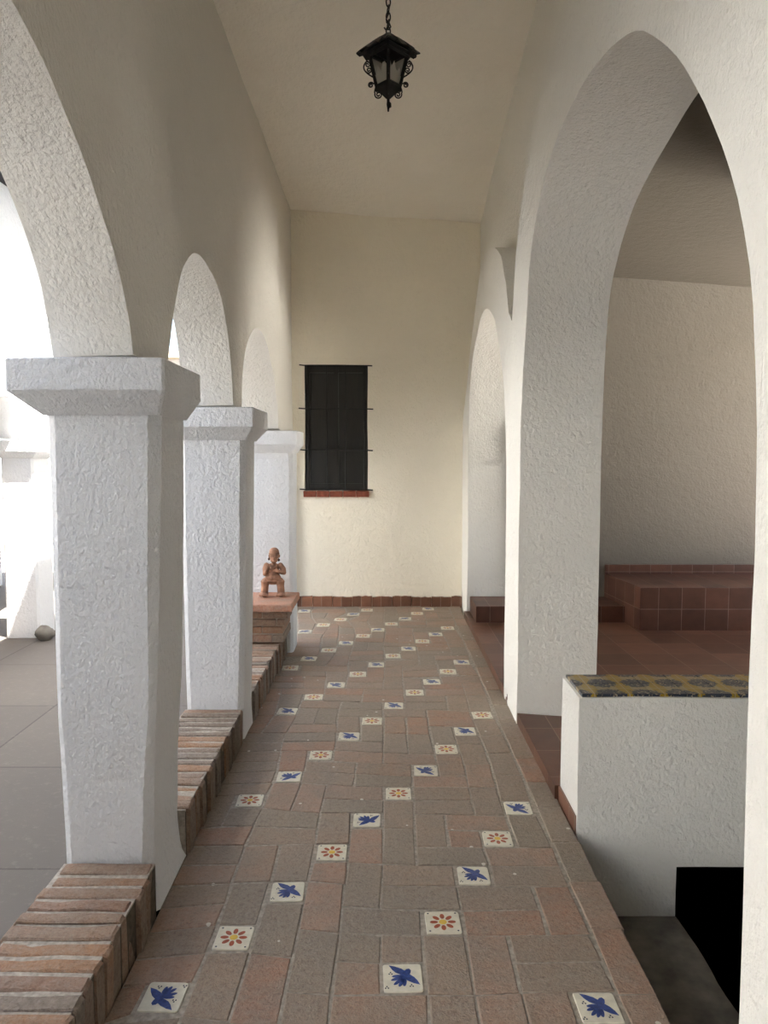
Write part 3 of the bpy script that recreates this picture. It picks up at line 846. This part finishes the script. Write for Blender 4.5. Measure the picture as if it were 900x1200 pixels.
# front face in two pieces around the dark opening, then end, back and top
pg(lambda a, b: (XA + (XO - XA) * a, yA, -.5 + (Zt + .5) * b), 6, 12)
pg(lambda a, b: (XO + (XB - XO) * a, yA, -.152 + (Zt + .152) * b), 30, 9)
pg(lambda a, b: (XO, yA + (yB_ - yA) * a, -.5 + .348 * b), 4, 4)
pg(lambda a, b: (XO + (XB - XO) * a, yA + (yB_ - yA) * b, -.152), 30, 4)
pg(lambda a, b: (XA, yA + (yB_ - yA) * a, -.5 + (Zt + .5) * b), 4, 12)
pg(lambda a, b: (XA + (XB - XA) * a, yB_, -.152 + (Zt + .152) * b), 30, 9)
pg(lambda a, b: (XA + (XB - XA) * a, yA + (yB_ - yA) * b, Zt), 36, 4)
pm.build('parapet_body', M['right'], pw, smooth=math.radians(40))
cp = MB(); x = XA + .012
while x < XB - .02:
    x2 = min(x + .14, XB)
    for (ya, yb) in ((yA + .012, yA + .150), (yA + .150, yB_ - .002)):
        cp.prism([(x + .0008, ya + .0008), (x2 - .0008, ya + .0008), (x2 - .0008, yb - .0008), (x + .0008, yb - .0008)], Zt - .012, Zt + .012, 0, bev=.002, jit=.0005)
    x = x2
cp.build('tile_coping', M['talavera'], pw, merge=False)['label'] = 'ochre and dark blue patterned glazed tiles'
# tile riser closing the raised floor at the corridor edge
rz_ = MB(); rz_.box((.755, 3.165, -.25), (.7745, 4.08, RZ - .003)); 
tr = MB(); tr.prism([(.768, 2.89), (.776, 2.89), (.778, 3.16), (.768, 3.16)], -.2, .058, 0, bev=.002)
to = tr.build('trim_1', M['base'], merge=False); tag(to, 'narrow terracotta tile edging at the foot of the low parapet', None, None, 'structure')

# stairwell below the corridor
cs = MB()
n, m = 8, 24
tp = [[wob((.735 + .445 * i / n + (.012 * math.sin(j) if i == n else 0) * .3, 1.33 + 1.53 * j / m, -.347), .006, 4) for i in range(n + 1)] for j in range(m + 1)]
bt = [[Vector((p.x, p.y, -.62)) for p in r] for r in tp]
cs.grid(tp); cs.grid([rim(bt), rim(tp)], closed=True); cs.grid(bt, flip=True)
so = cs.build('concrete_step', M['concrete'], smooth=math.radians(40)); tag(so, 'bare dark concrete step below the corridor edge, beside the black stairwell', 'step')
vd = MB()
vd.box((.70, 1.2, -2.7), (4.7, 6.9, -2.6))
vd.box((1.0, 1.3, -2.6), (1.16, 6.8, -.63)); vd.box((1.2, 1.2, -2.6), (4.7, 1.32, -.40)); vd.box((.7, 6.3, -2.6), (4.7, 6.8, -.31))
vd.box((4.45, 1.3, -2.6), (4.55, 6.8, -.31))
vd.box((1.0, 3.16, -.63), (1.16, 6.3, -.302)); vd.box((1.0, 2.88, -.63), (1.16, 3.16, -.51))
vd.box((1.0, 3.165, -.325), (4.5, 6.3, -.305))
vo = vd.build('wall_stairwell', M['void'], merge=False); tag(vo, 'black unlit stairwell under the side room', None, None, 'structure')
for_stairs = MB()
for k in range(7):
    for_stairs.box((1.6 + .28 * k, 1.33, -2.6), (1.6 + .28 * (k + 1), 2.8, -.75 - .2 * k))
# corridor edge face above the step
ce = MB(); ce.box((.735, 1.3, -.36), (.7605, 2.872, -.031)); c_ = ce.build('trim_2', M['concrete']); tag(c_, 'rough concrete edge under the corridor floor', None, None, 'structure')

# ================================================================== LANTERN
LY = 3.80
ltn = tag(empty('hanging_lantern', (.021, LY, 3.215)), 'black wrought iron lantern with scrolls hanging on a chain from the ceiling', 'lantern')
# square plan set corner-on: corners at +-x and +-y
def sq(r, z): return [Vector((r, 0, z)), Vector((0, r, z)), Vector((-r, 0, z)), Vector((0, -r, z))]
ZT, ZB = .255, .115      # body top / bottom
RT, RB = .098, .058
rf_ = MB()
# roof: shallow pyramid with fluted eaves
def eave(r, z, amp, n=10):
    P = sq(r, z); out = []
    for i in range(4):
        for k in range(n):
            f = k / n; q = P[i].lerp(P[(i + 1) % 4], f); q = q + Vector((0, 0, amp * math.sin(2 * PI * (f * 4))))
            out.append(q)
    return out
r0 = eave(.158, .272, .0085); r1 = eave(.108, .306, .0065); r2 = eave(.060, .336, .004); r3 = eave(.014, .362, 0)
rf_.grid([r0, r1, r2, r3], closed=True); rf_.quad(r3)
i0 = [p + Vector((0, 0, -.006)) for p in r0]; i1 = eave(.10, .292, 0); i2 = eave(.012, .345, 0)
rf_.grid([r0, i0, i1, i2], closed=True, flip=True); rf_.quad(i2[::-1])
rf_.build('roof', M['iron'], ltn, smooth=math.radians(40))
fr = MB()
T4, B4 = sq(RT, ZT), sq(RB, ZB)
def bar(mbx, a, b, w):
    a = Vector(a); b = Vector(b); t = (b - a).normalized(); u = t.orthogonal().normalized(); v = t.cross(u)
    r = [[p + u * (w * sx) + v * (w * sy) for sx, sy in ((-1, -1), (1, -1), (1, 1), (-1, 1))] for p in (a, b)]
    mbx.grid(r, closed=True); mbx.quad(r[0][::-1]); mbx.quad(r[1])
for i in range(4):
    bar(fr, T4[i] + Vector((0, 0, .03)), B4[i], .0065)
    bar(fr, T4[i], T4[(i + 1) % 4], .006); bar(fr, B4[i], B4[(i + 1) % 4], .006)
    bar(fr, T4[i] + Vector((0, 0, .02)), T4[(i + 1) % 4] + Vector((0, 0, .02)), .006)
fr.build('frame', M['iron'], ltn)
for i in range(4):
    g = MB(); a, b, c, d = T4[i], T4[(i + 1) % 4], B4[(i + 1) % 4], B4[i]
    n = ((a + b) / 2); n.z = 0; n.normalize()
    q = [c, d, a, b]
    if i in (2, 3):      # the panes at the back are broken, with a jagged edge
        e = []
        for k in range(9):
            f = k / 8; lo = c.lerp(d, f); hi_ = b.lerp(a, f)
            e.append(lo.lerp(hi_, (.62 + .13 * math.sin(k * 2.3 + i) - .30 * abs(f - (.15 if i == 2 else .85)))))
        q = [c] + [c.lerp(d, k / 4) for k in (1, 2, 3)] + [d] + e[::-1]
    f_ = [p - n * .003 for p in q]; bk = [p - n * .0055 for p in q]
    g.quad(f_); g.quad(bk[::-1]); g.grid([bk, f_], closed=True)
    g.build('glass_pane', M['glass'], ltn)
bc = MB()
b0 = sq(RB + .008, ZB); b1 = sq(RB + .008, ZB - .012); b2 = sq(.010, ZB - .062)
bc.grid([sq(RB, ZB + .004), b0, b1, b2], closed=True); bc.quad(sq(RB, ZB + .004)[::-1]); bc.quad(b2)
bc.build('bottom_cap', M['iron'], ltn)
fn = MB(); fn.tube([(0, 0, ZB - .055), (0, 0, ZB - .075), (.003, 0, ZB - .085), (.004, 0, ZB - .098), (0, 0, ZB - .105), (0, 0, ZB - .122)], [.008, .007, .012, .012, .006, .004], 10)
fn.build('finial', M['iron'], ltn, smooth=1)
def spiral(c, r0, r1, a0, turns, n=28):
    return [(c[0] + (r0 + (r1 - r0) * k / n) * math.cos(a0 + turns * 2 * PI * k / n), c[1] + (r0 + (r1 - r0) * k / n) * math.sin(a0 + turns * 2 * PI * k / n)) for k in range(n + 1)]
for i in range(4):
    ang = i * PI / 2; d = Vector((math.cos(ang), math.sin(ang), 0))
    def W3(pts): return [d * u + Vector((0, 0, z)) for u, z in pts]
    s1 = MB()
    # bow from the top of the corner post to its lower third with two inner curls
    bow = []
    for k in range(19):
        t = k / 18
        u = (RT + .004) * (1 - t) + (RB + .018) * t + .034 * math.sin(PI * t) ** .9 - .008 * t
        bow.append((u, ZT - .020 - .082 * t))
    s1.tube(W3(bow), .0038, 6)
    s1.tube(W3(spiral((RT + .004, .216), .015, .003, PI * .2, 1.4)), .0034, 6)
    s1.tube(W3(spiral((RT - .002, .190), .015, .003, -PI * .2, -1.4)), .0034, 6)
    s1.build('scroll_bracket', M['iron'], ltn, smooth=1)
    s2 = MB()
    s2.tube(W3([(RB + .010, ZB + .012)] + spiral((RB + .028, ZB + .004), .014, .003, PI * .85, -1.5)), .0036, 6)
    s2.tube(W3([(RB + .006, ZB - .012), (RB + .010, ZB - .03)] + spiral((RB - .010, ZB - .042), .019, .003, PI * .12, -1.6)), .0036, 6)
    s2.tube(W3(spiral((RB - .006, ZB - .020), .010, .003, -PI * .4, 1.3)), .0034, 6)
    s2.build('lower_scroll', M['iron'], ltn, smooth=1)
    if i == 0:
        s3 = MB(); s3.tube(W3(spiral((RT + .030, .256), .010, .003, PI * .5, -1.3)), .0034, 6); s3.build('eave_curl', M['iron'], ltn, smooth=1)
ch = MB()
z = .352; k = 0; ztop = 4.14 - 3.215
def link_(cz, h, w, rot, tilt=0):
    R = Euler((tilt, 0, rot)).to_matrix()
    P = []
    for q in range(20):
        a = 2 * PI * q / 20
        P.append(R @ Vector((w * math.cos(a), 0, h * math.sin(a))) + Vector((0, 0, cz)))
    ch.tube(P, .0034, 6, closed=True)
while z < ztop - .01:
    link_(z + .020, .022, .011, k * PI / 2 + .4, .12 * math.sin(k * 1.7)); z += .0345; k += 1
ch.tube([(-.020, 0, .392), (-.014, .004, .384), (.004, .008, .386), (.012, .006, .398), (.006, -.002, .408), (-.008, -.004, .412), (-.010, 0, .43), (-.004, .004, .448), (.003, .002, .46)], .0038, 6)
ch.build('chain', M['iron'], ltn, smooth=1)
hk = MB(); hz = ceil_z(.02, LY) - 3.215
hk.tube([(0, 0, ztop - .02), (.0, 0, hz + .02)], .004, 8)
hk.tube([(0, 0, hz - .02), (0, 0, hz + .02)], [.035, .04], 16)
hk.build('ceiling_hook', M['iron'], ltn, smooth=.6)

# ================================================================== COURTYARD
CZ = -.15
g = MB(); g.quad([(-14, -14, CZ), (-1.04, -14, CZ), (-1.04, 22, CZ), (-14, 22, CZ)]); g.quad([(-14, 22, CZ - .1), (-1.04, 22, CZ - .1), (-1.04, -14, CZ - .1), (-14, -14, CZ - .1)])
go = g.build('floor_courtyard', M['courtfloor'], merge=False); tag(go, 'grey concrete slab floor of the courtyard', None, None, 'structure')
# opposite wing: arcade wall, one column in view, eave
def arch_simple(y0, y1, zs_, rise):
    c = (y0 + y1) / 2; a = (y1 - y0) / 2
    return [(c - a * math.cos(PI * k / 30), zs_ + rise * math.sin(PI * k / 30)) for k in range(31)]
oz = 1.67
mb = MB()
ow = lambda y: 4.0
arcade(mb, lambda y, z: -3.19, lambda y, z: -3.45, [
    ('solid', -12, -3.9, CZ, None, oz, -12, -3.9), ('arch', arch_simple(-3.9, -2.1, oz, .6), arch_simple(-3.9, -2.1, oz, .6)),
    ('solid', -2.1, -1.7, CZ, oz, oz, -2.1, -1.7), ('arch', arch_simple(-1.7, .2, oz, .6), arch_simple(-1.7, .2, oz, .6)),
    ('solid', .2, .6, CZ, oz, oz, .2, .6), ('arch', arch_simple(.6, 2.5, oz, .6), arch_simple(.6, 2.5, oz, .6)),
    ('solid', 2.5, 2.9, CZ, oz, oz, 2.5, 2.9), ('arch', arch_simple(2.9, 4.6, oz, .6), arch_simple(2.9, 4.6, oz, .6)),
    ('solid', 4.6, 5.9, CZ, oz, oz, 4.6, 5.9), ('arch', arch_simple(5.9, 6.68, oz, .35), arch_simple(5.9, 6.68, oz, .35)),  # solid stretch widened out of view to bounce more sunlight
    ('solid', 6.68, 7.0, oz, oz, oz, 6.68, 7.0), ('arch', arch_simple(7.0, 8.7, oz, .6), arch_simple(7.0, 8.7, oz, .6)),
    ('solid', 8.7, 9.5, CZ, oz, None, 8.7, 9.5)], ow, 8, 3)
o1 = mb.build('wall_courtyard_left', M['court'], smooth=math.radians(40)); tag(o1, 'sunlit white arcade wall across the courtyard', None, None, 'structure')
mb = MB(); mb.box((-5.1, -12, CZ), (-4.95, 9.5, 4.0)); o2 = mb.build('wall_courtyard_gallery', M['court']); tag(o2, kind='structure')
column([(0., -.16, .15, .0, .33, .02), (1.0, -.155, .145, .0, .33, .02), (1.68, -.15, .14, 0, .33, .02)], (-.235, .225, -.07, .40, oz - CZ, oz - CZ - .115, oz - CZ - .18),
       'distant white column across the courtyard, its foot in shade at the left edge', 'columns across the courtyard', loc=(-3.30, 6.67, CZ), mat=M['court'])
# stone at its foot
stn = MB(); stn.ell((0, 0, .06), (.085, .07, .07), (.2, .1, .3), nu=18, nv=12)
stn.v = [tuple(wob(v, .02, 14)) for v in stn.v]
so_ = stn.build('stone', M['concrete'], smooth=4, loc=(-3.07, 6.60, CZ)); tag(so_, 'rounded grey-brown stone at the foot of the distant column', 'stone')
ev = tag(empty('eave', (-3.1, 0, 3.78)), 'dark timber and pale board eave across the courtyard, at the left edge', 'eave')
e = MB(); e.box((-.085, .2, 0), (.30, 9.5, .035)); e.build('fascia_beam', M['timber'], ev, merge=False)
e = MB(); e.box((-.085, .2, .035), (.31, 9.5, .16)); e.build('eave_board', M['eave'], ev, merge=False)
e = MB(); e.box((-.085, .2, .16), (.34, 9.5, .20)); e.build('upper_beam', M['timber'], ev, merge=False)
e = MB(); e.prism([(-2.1, .2), (.36, .2), (.36, 9.5), (-2.1, 9.5)], .235, .30, 0, bev=0); e.build('roof_edge', M['tan'], ev, merge=False)
# wing at the far end of the courtyard
mb = MB(); mb.box((-9, 14.2, CZ), (-1.06, 14.5, 3.35)); o3 = mb.build('wall_courtyard_back', M['court']); tag(o3, 'white wall at the far end of the courtyard', None, None, 'structure')
mb = MB(); mb.box((-9, 13.9, 3.352), (-1.06, 14.6, 3.47)); o4 = mb.build('trim_3', M['tan']); tag(o4, 'tan coping on the far courtyard wall', None, None, 'structure')
# roof over the corridor and the room; the courtyard slab is added for shade
rfm = MB(); rfm.box((-6, -3.4, 4.6), (-1.12, .15, 4.8)); rfm.box((-1.12, YN - .6, 5.36), (5.2, 14.4, 5.56)); o5 = rfm.build('roof', M['roof']); tag(o5, kind='structure')
orr = MB(); orr.box((4.75, YN - .4, -3), (4.95, 1.2, 5.36)); orr.box((4.75, 7.0, -3), (4.95, 14.2, 5.36)); orr.box((4.75, 1.2, 3.8), (4.95, 7.0, 5.36)); o6 = orr.build('wall_outer', M['court'], merge=False); tag(o6, kind='structure')
orr = MB(); orr.quad([(4.95, -10, .0), (24, -10, .0), (24, 22, .0), (4.95, 22, .0)]); o8 = orr.build('ground', M['pale'], merge=False); tag(o8, kind='structure')  # added pale surface out of view, reflects sun in through the doorway
orr = MB(); orr.box((-6, -.1, CZ), (-1.06, .1, 4.6)); o9 = orr.build('wall_courtyard_front', M['court']); tag(o9, kind='structure')  # added behind the camera to cut light on the column fronts
orr = MB(); orr.box((1.2, YN - .4, -3), (4.75, YN - .2, 5.36)); o7 = orr.build('wall_outer_front', M['court']); tag(o7, kind='structure')

# ================================================================== LIGHT
w = bpy.data.worlds.new('sky'); scene.world = w; w.use_nodes = True
nt = w.node_tree; bg = nt.nodes['Background']
sky = nt.nodes.new('ShaderNodeTexSky'); sky.sky_type = 'NISHITA'; sky.sun_disc = False
sdir = Vector((1., -.6, 2.43)).normalized()
sky.sun_elevation = math.asin(sdir.z); sky.sun_rotation = math.atan2(sdir.x, sdir.y); sky.air_density = 1.2; sky.dust_density = 2.5
nt.links.new(sky.outputs['Color'], bg.inputs['Color']); bg.inputs['Strength'].default_value = .22
sl_ = bpy.data.lights.new('sun', 'SUN'); sl_.energy = 22.; sl_.angle = math.radians(.6); sl_.color = (1., .975, .935)
su = bpy.data.objects.new('sun', sl_); COL.objects.link(su)
su.rotation_euler = (-sdir).to_track_quat('-Z', 'Y').to_euler(); su.location = (3, -2, 9)

vs = scene.view_settings
vs.view_transform = 'Standard'; vs.look = 'None'; vs.gamma = 1.; vs.use_curve_mapping = False
vs.exposure = 1.74
scene.cycles.diffuse_bounces = 8; scene.cycles.max_bounces = 12
